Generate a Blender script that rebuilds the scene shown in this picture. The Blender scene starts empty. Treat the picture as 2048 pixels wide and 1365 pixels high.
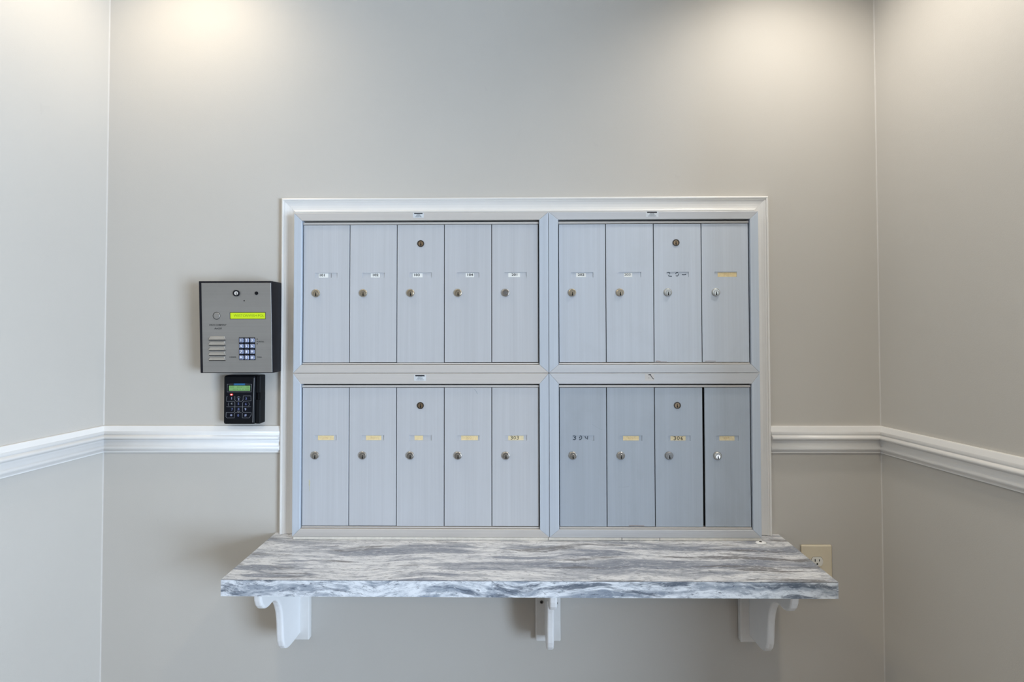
import bpy, bmesh, math, random
from mathutils import Vector, Matrix

random.seed(7)
scene = bpy.context.scene
COL = scene.collection

# ------------------------------------------------------------------ camera
F_PX, IMG_W, IMG_H = 1030.0, 2048.0, 1365.0
CAM_POS = Vector((0.0, -1.5262, 1.24))
PITCH, YAW, ROLL = 0.020527, 0.011947, 0.001764
PP = (1024.15, 630.02)                      # principal point of the lens in the 2048x1365 frame
cam_data = bpy.data.cameras.new('camera')
cam_data.sensor_fit = 'HORIZONTAL'
cam_data.sensor_width = 36.0
cam_data.lens = F_PX * 36.0 / IMG_W
cam_data.shift_x = -(PP[0] - IMG_W / 2) / IMG_W
cam_data.shift_y = (PP[1] - IMG_H / 2) / IMG_W
cam_data.clip_start = 0.01
cam = bpy.data.objects.new('camera', cam_data)
COL.objects.link(cam)
Rm = Matrix.Rotation(YAW, 3, 'Z') @ Matrix.Rotation(PITCH, 3, 'X') @ Matrix.Rotation(ROLL, 3, 'Y')
right, fwd, up = Rm @ Vector((1, 0, 0)), Rm @ Vector((0, 1, 0)), Rm @ Vector((0, 0, 1))
mw = Matrix.Identity(4)
for i in range(3):
    mw[i][0], mw[i][1], mw[i][2], mw[i][3] = right[i], up[i], -fwd[i], CAM_POS[i]
cam.matrix_world = mw
scene.camera = cam

# ------------------------------------------------------------------ view, world, daylight
scene.view_settings.view_transform = 'Standard'
scene.view_settings.look = 'None'
scene.view_settings.gamma = 1.0
scene.view_settings.use_curve_mapping = False
scene.view_settings.exposure = 0.0

world = bpy.data.worlds.new('world')
scene.world = world
world.use_nodes = True
wb = world.node_tree.nodes['Background']
wb.inputs['Color'].default_value = (0.55, 0.75, 1.0, 1)
wb.inputs['Strength'].default_value = 0.4

CEIL = 2.46
# room plan: mailbox wall along y = 0, side walls splay outward towards the viewer
CL, CR = Vector((-1.235, 0)), Vector((1.060, 0))
YR = -5.2
LL_ = Vector((-1.235 - 0.157 * 5.2, YR))
RR_ = Vector((1.060 + 0.180 * 5.2, YR))
LDIR = (LL_ - CL).normalized()
RDIR = (RR_ - CR).normalized()

# unseen opening and foyer with a tall window, laid out to throw daylight leftward
OPEN_A, OPEN_B, OPEN_TOP = 1.35, 3.40, 2.15  # distance along the right wall from the corner
WIN_Y0, WIN_Y1, WIN_Z0, WIN_Z1 = -4.1, -2.3, 0.10, 1.65
FOY_X = 2.80
dl = bpy.data.lights.new('window_daylight', 'AREA')
dl.shape = 'RECTANGLE'
dl.size, dl.size_y = WIN_Y1 - WIN_Y0 - 0.02, WIN_Z1 - WIN_Z0 - 0.02
dl.color = (0.63, 0.79, 1.0)
dl.energy = 265
dlo = bpy.data.objects.new('window_daylight', dl)
COL.objects.link(dlo)
dlo.location = (FOY_X + 0.01, (WIN_Y0 + WIN_Y1) / 2, (WIN_Z0 + WIN_Z1) / 2)
dlo.rotation_euler = Vector((1, 0, 0)).to_track_quat('Z', 'Y').to_euler()

# ------------------------------------------------------------------ materials
def new_mat(name):
    m = bpy.data.materials.new(name)
    m.use_nodes = True
    nt = m.node_tree
    return m, nt, nt.nodes['Principled BSDF']

def N(nt, typ, **kw):
    n = nt.nodes.new(typ)
    for k, v in kw.items():
        setattr(n, k, v)
    return n

def coords(nt, scale=(1, 1, 1), loc=(0, 0, 0), rot=(0, 0, 0)):
    """world-space position (real size in metres)"""
    g = N(nt, 'ShaderNodeNewGeometry')
    mp = N(nt, 'ShaderNodeMapping')
    mp.inputs['Scale'].default_value = scale
    mp.inputs['Location'].default_value = loc
    mp.inputs['Rotation'].default_value = rot
    nt.links.new(g.outputs['Position'], mp.inputs['Vector'])
    return mp.outputs['Vector']

def noise(nt, vec, scale, detail=4, rough=0.55, dist=0.0):
    n = N(nt, 'ShaderNodeTexNoise')
    n.inputs['Scale'].default_value = scale
    n.inputs['Detail'].default_value = detail
    n.inputs['Roughness'].default_value = rough
    n.inputs['Distortion'].default_value = dist
    nt.links.new(vec, n.inputs['Vector'])
    return n.outputs['Fac']

def ramp(nt, fac, stops, interp='LINEAR'):
    r = N(nt, 'ShaderNodeValToRGB')
    r.color_ramp.interpolation = interp
    els = r.color_ramp.elements
    while len(els) < len(stops):
        els.new(0.5)
    for e, (p, c) in zip(els, stops):
        e.position = p
        e.color = (c[0], c[1], c[2], 1) if len(c) == 3 else c
    nt.links.new(fac, r.inputs['Fac'])
    return r.outputs['Color']

def bump(nt, bsdf, height, strength, dist):
    b = N(nt, 'ShaderNodeBump')
    b.inputs['Strength'].default_value = strength
    b.inputs['Distance'].default_value = dist
    nt.links.new(height, b.inputs['Height'])
    nt.links.new(b.outputs['Normal'], bsdf.inputs['Normal'])

def mixc(nt, fac, a, b, mode='MIX'):
    m = N(nt, 'ShaderNodeMix', data_type='RGBA', blend_type=mode)
    for sock, v in ((m.inputs[0], fac), (m.inputs[6], a), (m.inputs[7], b)):
        if hasattr(v, 'is_linked') or hasattr(v, 'links'):
            nt.links.new(v, sock)
        else:
            sock.default_value = v if not isinstance(v, tuple) or len(v) == 4 else (*v, 1)
    return m.outputs[2]

def plain(name, col, rough=0.5, metal=0.0, spec=0.5, vary=0.06, scale=40, emit=None, estr=0.0):
    m, nt, b = new_mat(name)
    v = coords(nt)
    f = noise(nt, v, scale, 3)
    lo = tuple(max(0, c * (1 - vary)) for c in col)
    hi = tuple(min(1, c * (1 + vary)) for c in col)
    nt.links.new(ramp(nt, f, [(0.3, lo), (0.7, hi)]), b.inputs['Base Color'])
    b.inputs['Roughness'].default_value = rough
    b.inputs['Metallic'].default_value = metal
    b.inputs['Specular IOR Level'].default_value = spec
    if emit:
        b.inputs['Emission Color'].default_value = (*emit, 1)
        b.inputs['Emission Strength'].default_value = estr
    return m

def wall_mat():
    m, nt, b = new_mat('wall_paint')
    v = coords(nt)
    big = noise(nt, v, 1.3, 3)
    col = ramp(nt, big, [(0.3, (0.520, 0.495, 0.455)), (0.7, (0.550, 0.525, 0.485))])
    scuffs = noise(nt, coords(nt, (1.0, 1.0, 0.5), (3, 1, 5)), 26, 2, 0.5, 0.8)
    sm = ramp(nt, scuffs, [(0.745, (0, 0, 0)), (0.79, (0.10, 0.10, 0.10))])
    col = mixc(nt, sm, col, (0.40, 0.375, 0.345))
    nt.links.new(col, b.inputs['Base Color'])
    b.inputs['Roughness'].default_value = 0.55
    b.inputs['Specular IOR Level'].default_value = 0.25
    w1 = noise(nt, coords(nt, (1, 1, 4)), 260, 2)
    w2 = noise(nt, coords(nt, (4, 4, 1), (7, 2, 1)), 260, 2)
    ad = N(nt, 'ShaderNodeMath', operation='ADD')
    nt.links.new(w1, ad.inputs[0]); nt.links.new(w2, ad.inputs[1])
    bump(nt, b, ad.outputs[0], 0.25, 0.0006)
    return m

def alu(name, col, axis, rough=0.48, metal=0.15, stain=0.0, aniso=0.4, seed=0):
    """brushed aluminium; axis = brushing direction"""
    m, nt, b = new_mat(name)
    sc = (1.0, 1.0, 0.012) if axis == 'Z' else (0.012, 1.0, 1.0)
    f = noise(nt, coords(nt, sc, (seed * 3.1, 0, seed)), 330, 3, 0.6)
    f2 = noise(nt, coords(nt, sc, (seed * 1.7 + 4, 0, seed)), 60, 2, 0.6)
    ad = N(nt, 'ShaderNodeMath', operation='ADD')
    nt.links.new(f, ad.inputs[0]); nt.links.new(f2, ad.inputs[1])
    c = ramp(nt, ad.outputs[0], [(0.6 / 2, tuple(k * 0.93 for k in col)), (1.4 / 2, tuple(min(1, k * 1.05) for k in col))])
    hf = N(nt, 'ShaderNodeMath', operation='MULTIPLY'); hf.inputs[1].default_value = 0.5
    nt.links.new(ad.outputs[0], hf.inputs[0])
    nt.links.new(hf.outputs[0], c.node.inputs['Fac'])
    if stain > 0:
        s = noise(nt, coords(nt, (1, 1, 0.6), (seed, 2, 9)), 9, 5, 0.65, 0.6)
        sf = ramp(nt, s, [(0.50, (0, 0, 0)), (0.75, (stain, stain, stain))])
        c = mixc(nt, sf, c, tuple(k * q for k, q in zip(col, (0.80, 0.80, 0.78))))
    nt.links.new(c, b.inputs['Base Color'])
    b.inputs['Metallic'].default_value = metal
    b.inputs['Roughness'].default_value = rough
    b.inputs['Anisotropic'].default_value = aniso
    t = N(nt, 'ShaderNodeCombineXYZ')
    t.inputs['Z' if axis == 'Z' else 'X'].default_value = 1.0
    nt.links.new(t.outputs[0], b.inputs['Tangent'])
    bump(nt, b, f, 0.06, 0.0003)
    return m

def stone(name, off, warm, flip=False):
    """blue-grey banded stone laminate, bands running along x"""
    m, nt, b = new_mat(name)
    sx = (0.55, 1.0, 1.0)
    g = N(nt, 'ShaderNodeNewGeometry')
    mp = N(nt, 'ShaderNodeMapping')
    mp.inputs['Location'].default_value = off
    nt.links.new(g.outputs['Position'], mp.inputs['Vector'])
    # slow warp so the bands rise and fall along the shelf
    wn = N(nt, 'ShaderNodeTexNoise'); wn.inputs['Scale'].default_value = 3.0 if not flip else 4.6; wn.inputs['Detail'].default_value = 3
    wm = N(nt, 'ShaderNodeMapping'); wm.inputs['Scale'].default_value = (1.0, 1.0, 1.0)
    nt.links.new(mp.outputs[0], wm.inputs['Vector'])
    nt.links.new(wm.outputs[0], wn.inputs['Vector'])
    sub = N(nt, 'ShaderNodeVectorMath', operation='SUBTRACT'); sub.inputs[1].default_value = (0.5, 0.5, 0.5)
    nt.links.new(wn.outputs['Color'], sub.inputs[0])
    scl = N(nt, 'ShaderNodeVectorMath', operation='SCALE'); scl.inputs['Scale'].default_value = 0.075 if not flip else 0.085
    nt.links.new(sub.outputs[0], scl.inputs[0])
    addv = N(nt, 'ShaderNodeVectorMath', operation='ADD')
    nt.links.new(mp.outputs[0], addv.inputs[0]); nt.links.new(scl.outputs[0], addv.inputs[1])
    def band(scale_x, scale, detail, loc, rough=0.6):
        q = N(nt, 'ShaderNodeMapping'); q.inputs['Scale'].default_value = (scale_x, 1, 1); q.inputs['Location'].default_value = loc
        nt.links.new(addv.outputs[0], q.inputs['Vector'])
        return noise(nt, q.outputs[0], scale, detail, rough)
    broad = band(0.11, 17 if not flip else 26, 3, (0, 0, 0))
    fine = band(0.20, 120, 7, (3, 1, 2), 0.78)
    dark = band(0.10, 34, 5, (8, 3, 1), 0.62)
    speck = band(0.30, 190, 4, (1, 9, 4), 0.7)
    light = (0.74, 0.745, 0.765) if warm else (0.74, 0.775, 0.82)  # front edge toned bluer than the top: cool light put into its colour
    mid = (0.255, 0.275, 0.325) if warm else (0.235, 0.275, 0.335)
    deep = (0.11, 0.115, 0.13) if warm else (0.075, 0.095, 0.13)
    c = ramp(nt, broad, [(0.40, mid), (0.46, tuple(0.6 * a + 0.4 * l for a, l in zip(mid, light))), (0.51, light), (0.58, light), (0.64, mid)])
    if flip:
        for e_, p_ in zip(c.node.color_ramp.elements, (0.37, 0.43, 0.475, 0.62, 0.68)): e_.position = p_
    ff = ramp(nt, fine, [(0.36, (0.80, 0.80, 0.80)), (0.55, (0, 0, 0))])
    c = mixc(nt, ff, c, mid)
    df = ramp(nt, dark, [(0.565, (0, 0, 0)), (0.63, (0.85, 0.85, 0.85))])
    c = mixc(nt, df, c, (0.165, 0.160, 0.165) if warm else deep)
    sf = ramp(nt, speck, [(0.575, (0, 0, 0)), (0.66, (0.70, 0.70, 0.70))])
    c = mixc(nt, sf, c, deep)
    hl = ramp(nt, speck, [(0.33, (0.60, 0.60, 0.60)), (0.45, (0, 0, 0))])
    c = mixc(nt, hl, c, light)
    nt.links.new(c, b.inputs['Base Color'])
    b.inputs['Roughness'].default_value = 0.38
    b.inputs['Specular IOR Level'].default_value = 0.4
    return m

M = {}
M['wall'] = wall_mat()
M['ceiling'] = plain('ceiling_paint', (0.78, 0.77, 0.74), 0.8)
M['floor'] = plain('floor_tile', (0.17, 0.15, 0.13), 0.5, scale=6, vary=0.12)
M['trim'] = plain('trim_gloss_white', (0.765, 0.75, 0.728), 0.32, spec=0.4, vary=0.015, scale=20)
M['caulk'] = plain('caulk', (0.72, 0.69, 0.63), 0.6, vary=0.08, scale=90)
M['bead'] = plain('corner_caulk', (0.565, 0.54, 0.505), 0.5, vary=0.03)
M['rust'] = plain('rust_stain', (0.22, 0.15, 0.10), 0.7, vary=0.3, scale=300)
M['glue'] = plain('glue_drip', (0.52, 0.50, 0.36), 0.5, vary=0.2, scale=200)
M['scratch'] = plain('scratch', (0.30, 0.34, 0.39), 0.6)
M['bracket'] = plain('bracket_white', (0.84, 0.835, 0.83), 0.4, vary=0.015, scale=20)
M['aluV'] = alu('aluminium_doors', (0.515, 0.535, 0.570), 'Z', stain=0.14, seed=1)
M['aluV2'] = alu('aluminium_doors_cool', (0.510, 0.550, 0.610), 'Z', stain=0.25, seed=2)  # bluer and more mottled than the left-hand doors
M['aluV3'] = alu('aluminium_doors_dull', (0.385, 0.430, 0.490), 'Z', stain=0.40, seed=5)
M['aluFV'] = alu('aluminium_frame_upright', (0.510, 0.565, 0.640), 'Z', seed=3)  # same metal as the level bars; cool reflection put into the colour
M['aluFH'] = alu('aluminium_frame_level', (0.550, 0.525, 0.500), 'X', seed=4)  # same metal as the uprights; warm reflection put into the colour
M['dark'] = plain('dark_gap', (0.012, 0.013, 0.016), 0.7)
M['box_inner'] = plain('mailbox_body_shade', (0.010, 0.011, 0.013), 0.7)  # near-black, painting the shade seen through the gaps round the doors
M['nickel_warm'] = plain('lock_brassy', (0.46, 0.39, 0.29), 0.32, metal=0.85, vary=0.15, scale=300)
M['nickel'] = plain('lock_nickel', (0.42, 0.395, 0.36), 0.30, metal=0.9, vary=0.15, scale=300)
M['nickel_dark'] = plain('lock_dull', (0.27, 0.265, 0.26), 0.38, metal=0.85, vary=0.15, scale=300)
M['silver'] = plain('lock_silver', (0.50, 0.49, 0.46), 0.32, metal=0.9, vary=0.1, scale=300)
M['chrome'] = plain('chrome', (0.9, 0.9, 0.92), 0.08, metal=1.0, vary=0.01)
M['copper'] = plain('lock_plug_brass', (0.30, 0.21, 0.13), 0.4, metal=0.7, vary=0.2, scale=400)
M['lock_ring'] = plain('lock_ring_dark', (0.045, 0.036, 0.028), 0.4, metal=0.3)
M['hole'] = plain('keyhole', (0.006, 0.006, 0.006), 0.8)
M['paper'] = plain('paper_label', (0.78, 0.79, 0.77), 0.7, vary=0.02)
M['tape'] = plain('yellow_tape', (0.74, 0.60, 0.34), 0.6, vary=0.10, scale=140)
M['tape_pale'] = plain('pale_tape', (0.72, 0.62, 0.40), 0.6, vary=0.10, scale=140)
M['ink'] = plain('black_ink', (0.02, 0.02, 0.022), 0.6)
M['ink_grey'] = plain('faded_ink', (0.20, 0.20, 0.20), 0.7)
M['ink_faint'] = plain('bleached_ink', (0.60, 0.45, 0.24), 0.7)
M['marker'] = plain('marker_ink', (0.025, 0.04, 0.06), 0.6)
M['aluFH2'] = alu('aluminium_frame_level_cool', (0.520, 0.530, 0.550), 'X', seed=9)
M['sticker'] = plain('sticker_silver', (0.60, 0.63, 0.66), 0.5, vary=0.08, scale=200)
M['sticker_print'] = plain('sticker_print', (0.02, 0.022, 0.028), 0.6)
M['sticker_fade'] = plain('sticker_text', (0.13, 0.15, 0.17), 0.6)
M['stone_top'] = stone('stone_laminate_top', (0.35, 0.11, 0.4), True)
M['stone_edge'] = stone('stone_laminate_edge', (1.9, 0.7, 0.13), False, True)
M['joint'] = plain('laminate_joint', (0.06, 0.055, 0.05), 0.6)
M['shelf_core'] = plain('shelf_underside', (0.30, 0.27, 0.23), 0.7, vary=0.1)
M['plate_white'] = plain('bracket_plate', (0.74, 0.73, 0.71), 0.45, vary=0.02)
M['screw'] = plain('screw_grey', (0.16, 0.15, 0.14), 0.4, metal=0.6)
M['ivory'] = plain('ivory_plastic', (0.70, 0.62, 0.47), 0.35, vary=0.02)
M['ivory_light'] = plain('receptacle_plastic', (0.78, 0.76, 0.70), 0.35, vary=0.02)
M['black_metal'] = plain('black_housing', (0.008, 0.008, 0.012), 0.5, spec=0.22, vary=0.1)
M['black_plastic'] = plain('black_plastic', (0.004, 0.005, 0.007), 0.5, spec=0.15, vary=0.1)
M['membrane'] = plain('keypad_membrane', (0.003, 0.004, 0.008), 0.4, spec=0.15, vary=0.1)
M['steel'] = alu('stainless_plate', (0.315, 0.305, 0.290), 'X', rough=0.42, metal=0.6, stain=0.35, seed=8)
M['steel_light'] = plain('louvre_steel', (0.44, 0.42, 0.39), 0.35, metal=0.7, vary=0.05)
M['key_metal'] = plain('key_metal', (0.20, 0.23, 0.34), 0.4, metal=0.3, vary=0.05)
M['key_glyph'] = plain('key_glyph_backlit', (0.85, 0.88, 1.0), 0.4, emit=(0.75, 0.82, 1.0), estr=0.12)
M['lcd_lime'] = plain('lcd_lime', (0.20, 0.28, 0.005), 0.4, vary=0.05, emit=(0.42, 0.58, 0.0), estr=0.85)
M['lcd_char'] = plain('lcd_characters', (0.05, 0.09, 0.0), 0.5, emit=(0.15, 0.26, 0.0), estr=0.7)
M['lcd_green'] = plain('lcd_green', (0.10, 0.20, 0.08), 0.3, vary=0.15, scale=120, emit=(0.16, 0.36, 0.12), estr=0.5)
M['lcd_green_char'] = plain('lcd_green_characters', (0.07, 0.15, 0.05), 0.4, emit=(0.10, 0.27, 0.07), estr=0.5)
M['led_red'] = plain('led_red', (0.8, 0.02, 0.02), 0.2, emit=(1.0, 0.06, 0.05), estr=1.6)
M['led_core'] = plain('led_core', (1.0, 0.7, 0.65), 0.2, emit=(1.0, 0.65, 0.6), estr=1.6)
M['print_white'] = plain('white_print', (0.22, 0.23, 0.25), 0.5)
M['print_blue'] = plain('blue_print', (0.10, 0.13, 0.30), 0.5)
M['print_pale'] = plain('pale_blue_print', (0.32, 0.36, 0.55), 0.5)
M['badge_blue'] = plain('badge_blue', (0.01, 0.10, 0.26), 0.4)
M['badge_text'] = plain('badge_letters', (0.04, 0.22, 0.42), 0.4)
M['white_plastic'] = plain('white_plastic', (0.80, 0.80, 0.80), 0.35, vary=0.02)
M['lamp_glow'] = plain('lamp_lens', (0.9, 0.88, 0.8), 0.4, emit=(1.0, 0.86, 0.68), estr=6.0)
M['door_frame'] = plain('entrance_frame', (0.55, 0.55, 0.55), 0.4, vary=0.03)

# ------------------------------------------------------------------ builders
ORG = {}

def thing(name, loc, label, cat, group=None):
    o = bpy.data.objects.new(name, None)
    o.empty_display_size = 0.05
    COL.objects.link(o)
    o.location = loc
    ORG[o] = Vector(loc)
    o['label'] = label
    o['category'] = cat
    if group: o['group'] = group
    return o

def obj(name, bm, mat, parent=None, label=None, cat=None, kind=None, smooth=False, group=None):
    """bm holds world coordinates; origin goes to the middle of its box"""
    bmesh.ops.recalc_face_normals(bm, faces=bm.faces[:])
    vs = [v.co for v in bm.verts]
    c = Vector([(min(v[i] for v in vs) + max(v[i] for v in vs)) / 2 for i in range(3)])
    bmesh.ops.translate(bm, verts=bm.verts[:], vec=-c)
    if smooth:
        for f in bm.faces: f.smooth = True
    me = bpy.data.meshes.new(name)
    bm.to_mesh(me); bm.free()
    mats = mat if isinstance(mat, (list, tuple)) else [mat]
    for q in mats: me.materials.append(M[q])
    o = bpy.data.objects.new(name, me)
    COL.objects.link(o)
    ORG[o] = c
    if parent is not None:
        o.parent = parent
        o.location = c - ORG[parent]
    else:
        o.location = c
    if label: o['label'] = label
    if cat: o['category'] = cat
    if kind: o['kind'] = kind
    if group: o['group'] = group
    return o

def add_box(bm, x0, x1, y0, y1, z0, z1, bev=0.0, seg=1, mi=0):
    t = bmesh.new()
    bmesh.ops.create_cube(t, size=1)
    for v in t.verts:
        v.co = Vector((x0 + (v.co.x + .5) * (x1 - x0), y0 + (v.co.y + .5) * (y1 - y0), z0 + (v.co.z + .5) * (z1 - z0)))
    if bev > 0:
        bmesh.ops.bevel(t, geom=t.edges[:] + t.verts[:], offset=bev, segments=seg, affect='EDGES', profile=0.5)
    merge(bm, t, mi)

def merge(bm, t, mi=0, mat=None):
    if mat is not None:
        bmesh.ops.transform(t, matrix=mat, verts=t.verts[:])
    vm = {}
    for v in t.verts: vm[v] = bm.verts.new(v.co)
    for f in t.faces:
        try:
            nf = bm.faces.new([vm[v] for v in f.verts])
            nf.material_index = mi
            nf.smooth = f.smooth
        except ValueError:
            pass
    t.free()

def boxo(name, b, mat, parent=None, bev=0.0, seg=1, **kw):
    bm = bmesh.new()
    add_box(bm, *b, bev=bev, seg=seg)
    return obj(name, bm, mat, parent, **kw)

def add_disc(bm, cx, cz, y0, y1, r, n=28, mi=0, chamfer=0.0, dome=0.0):
    """short cylinder whose axis runs along y; y1 is the face towards the viewer (more negative)"""
    rings = [(y0, r)]
    s = -1 if y1 < y0 else 1
    if chamfer > 0:
        rings += [(y1 - s * chamfer, r), (y1 - s * chamfer * 0.3, r - chamfer * 0.7), (y1, r - chamfer * 1.4)]
    else:
        rings += [(y1, r)]
    vr = []
    for (y, q) in rings:
        vr.append([bm.verts.new((cx + q * math.cos(2 * math.pi * k / n), y, cz + q * math.sin(2 * math.pi * k / n))) for k in range(n)])
    for a, b in zip(vr[:-1], vr[1:]):
        for k in range(n):
            f = bm.faces.new((a[k], a[(k + 1) % n], b[(k + 1) % n], b[k])); f.material_index = mi
    f = bm.faces.new(vr[0]); f.material_index = mi
    if dome:
        cv = bm.verts.new((cx, y1 + s * dome, cz))
        for k in range(n):
            f = bm.faces.new((vr[-1][k], vr[-1][(k + 1) % n], cv)); f.material_index = mi
    else:
        f = bm.faces.new(vr[-1]); f.material_index = mi

def add_ring(bm, cx, cz, y0, y1, r0, r1, n=28, mi=0):
    """flat ring (outer r0, inner r1) between y0 (back) and y1 (front)"""
    def circ(y, r): return [bm.verts.new((cx + r * math.cos(2 * math.pi * k / n), y, cz + r * math.sin(2 * math.pi * k / n))) for k in range(n)]
    a, b, c, d = circ(y0, r0), circ(y1, r0), circ(y1, r1), circ(y0, r1)
    for p, q in ((a, b), (b, c), (c, d), (d, a)):
        for k in range(n):
            f = bm.faces.new((p[k], p[(k + 1) % n], q[(k + 1) % n], q[k])); f.material_index = mi

def prism(bm, pts, y0, y1, mi=0):
    """polygon in (x, z) extruded along y"""
    a = [bm.verts.new((x, y0, z)) for x, z in pts]
    b = [bm.verts.new((x, y1, z)) for x, z in pts]
    n = len(pts)
    for f in [bm.faces.new(a), bm.faces.new(b[::-1])] + [bm.faces.new((a[k], a[(k + 1) % n], b[(k + 1) % n], b[k])) for k in range(n)]:
        f.material_index = mi

def stroke(bm, pts, w, y, th=0.0002, mi=0):
    """ribbon of width w along a polyline in (x, z), lying at depth y"""
    P = [Vector((p[0], p[1])) for p in pts]
    L, Rr = [], []
    for i, p in enumerate(P):
        d = (P[min(i + 1, len(P) - 1)] - P[max(i - 1, 0)])
        d = d.normalized() if d.length > 0 else Vector((1, 0))
        n = Vector((-d.y, d.x)) * (w / 2)
        L.append(p + n); Rr.append(p - n)
    for i in range(len(P) - 1):
        prism(bm, [L[i], L[i + 1], Rr[i + 1], Rr[i]], y, y - th, mi)

def text_bm(s, size, cx, cz, y, align='CENTER', shear=0.0, wide=1.0, bold=0.0, th=0.0001):
    cu = bpy.data.curves.new('t', 'FONT')
    cu.body = s; cu.size = size; cu.align_x = align; cu.align_y = 'CENTER'; cu.shear = shear
    cu.extrude = th; cu.offset = bold; cu.resolution_u = 3
    to = bpy.data.objects.new('t', cu)
    COL.objects.link(to)
    dg = bpy.context.evaluated_depsgraph_get()
    me = bpy.data.meshes.new_from_object(to.evaluated_get(dg))
    bm = bmesh.new(); bm.from_mesh(me)
    bpy.data.objects.remove(to); bpy.data.curves.remove(cu); bpy.data.meshes.remove(me)
    for v in bm.verts:
        v.co = Vector((cx + v.co.x * wide, y - v.co.z, cz + v.co.y))
    return bm

# ------------------------------------------------------------------ room shell
def quad_wall(name, a, b, z0, z1, thick, nin, holes=()):
    """vertical wall slab from plan point a to b, inner face on the line, thickness outward; holes = [(t0,t1,z0,z1)]"""
    a, b = Vector(a), Vector(b)
    d = (b - a); L = d.length; d.normalize()
    ts = sorted({0, L} | {h[0] for h in holes} | {h[1] for h in holes})
    zs = sorted({z0, z1} | {h[2] for h in holes} | {h[3] for h in holes})
    bm = bmesh.new()
    for i in range(len(ts) - 1):
        for j in range(len(zs) - 1):
            tm, zm = (ts[i] + ts[i + 1]) / 2, (zs[j] + zs[j + 1]) / 2
            if any(h[0] < tm < h[1] and h[2] < zm < h[3] for h in holes): continue
            vs = []
            for off in (0, -thick):
                for t, z in ((ts[i], zs[j]), (ts[i + 1], zs[j]), (ts[i + 1], zs[j + 1]), (ts[i], zs[j + 1])):
                    p = a + d * t + Vector(nin) * off
                    vs.append(bm.verts.new((p.x, p.y, z)))
            for q in ((0, 1, 2, 3), (7, 6, 5, 4), (0, 4, 5, 1), (1, 5, 6, 2), (2, 6, 7, 3), (3, 7, 4, 0)):
                bm.faces.new([vs[k] for k in q])
    return obj(name, bm, 'wall', kind='structure')

NL = Vector((-LDIR.y, LDIR.x)); NL = NL if NL.x > 0 else -NL
NR = Vector((-RDIR.y, RDIR.x)); NR = NR if NR.x < 0 else -NR
quad_wall('wall_back', (CL.x - 0.1, 0), (CR.x + 0.1, 0), 0, CEIL, 0.12, (0, -1))
quad_wall('wall_left', CL, LL_, 0, CEIL, 0.12, NL)
quad_wall('wall_right', CR, RR_, 0, CEIL, 0.12, NR, holes=[(OPEN_A, OPEN_B, 0.0, OPEN_TOP)])
quad_wall('wall_rear', LL_, RR_, 0, CEIL, 0.12, (0, 1))
boxo('floor', (-2.3, 3.0, YR - 0.2, 0.12, -0.1, 0), 'floor', kind='structure')
boxo('ceiling', (-2.3, 3.0, YR - 0.2, 0.12, CEIL, CEIL + 0.1), 'ceiling', kind='structure')

# added, unseen foyer beyond the opening; its walls steer the window's daylight
quad_wall('wall_foyer_east', (FOY_X, -1.0), (FOY_X, -4.4), 0, CEIL, 0.12, (-1, 0), holes=[(-1.0 - WIN_Y1, -1.0 - WIN_Y0, WIN_Z0, WIN_Z1)])
quad_wall('wall_foyer_north', (1.365, -1.0), (FOY_X, -1.0), 0, CEIL, 0.12, (0, -1))
quad_wall('wall_foyer_south', (2.0, -4.4), (FOY_X, -4.4), 0, CEIL, 0.12, (0, 1))
bm = bmesh.new()
for y0, y1, z0, z1 in ((WIN_Y0 + 0.001, WIN_Y0 + 0.05, WIN_Z0, WIN_Z1), (WIN_Y1 - 0.05, WIN_Y1 - 0.001, WIN_Z0, WIN_Z1),
                       (WIN_Y0 + 0.05, WIN_Y1 - 0.05, WIN_Z0, WIN_Z0 + 0.05), (WIN_Y0 + 0.05, WIN_Y1 - 0.05, WIN_Z1 - 0.05, WIN_Z1 - 0.001)):
    add_box(bm, FOY_X + 0.04, FOY_X + 0.10, y0, y1, z0, z1)
obj('window_1', bm, 'door_frame', kind='structure')

# chair rail: profile (height, depth) swept along the walls with mitred corner
RAIL = [(0.9440, 0.0), (0.9440, 0.0075), (0.9425, 0.0085), (0.9290, 0.0125), (0.9225, 0.0150), (0.9208, 0.0138), (0.9196, 0.0125),
        (0.9180, 0.0180), (0.9155, 0.0218), (0.9120, 0.0235), (0.9085, 0.0222), (0.9062, 0.0185), (0.9050, 0.0138), (0.9036, 0.0120), (0.9020, 0.0128),
        (0.8985, 0.0110), (0.8940, 0.0098), (0.8895, 0.0100), (0.8870, 0.0112), (0.8855, 0.0145), (0.8820, 0.0162), (0.8780, 0.0155),
        (0.8745, 0.0125), (0.8720, 0.0085), (0.8700, 0.0080), (0.8680, 0.0065), (0.8655, 0.0062), (0.8655, 0.0)]
def rail(name, p0, m0, p1, m1):
    """p = plan point on the wall line, m = plan offset per unit depth at that end"""
    bm = bmesh.new()
    A = [bm.verts.new((p0.x + m0.x * d, p0.y + m0.y * d, z)) for z, d in RAIL]
    B = [bm.verts.new((p1.x + m1.x * d, p1.y + m1.y * d, z)) for z, d in RAIL]
    n = len(RAIL)
    for k in range(n):
        f = bm.faces.new((A[k], A[(k + 1) % n], B[(k + 1) % n], B[k]))
        f.smooth = 2 < k < n - 3
    bm.faces.new(A); bm.faces.new(B[::-1])
    return obj(name, bm, 'trim', kind='structure')
def miter(n1, n2):
    h = (n1 + n2); return h / (h.dot(n1))
NB = Vector((0, -1))
mL, mR = miter(NB, NL), miter(NB, NR)
CX0, CX1 = -0.7015, 0.7345                  # outer edges of the mailbox casing
rail('trim_1', CL + LDIR * 2.6, NL, CL, mL)
rail('trim_2', CL, mL, Vector((CX0 - 0.0005, 0)), NB)
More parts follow.
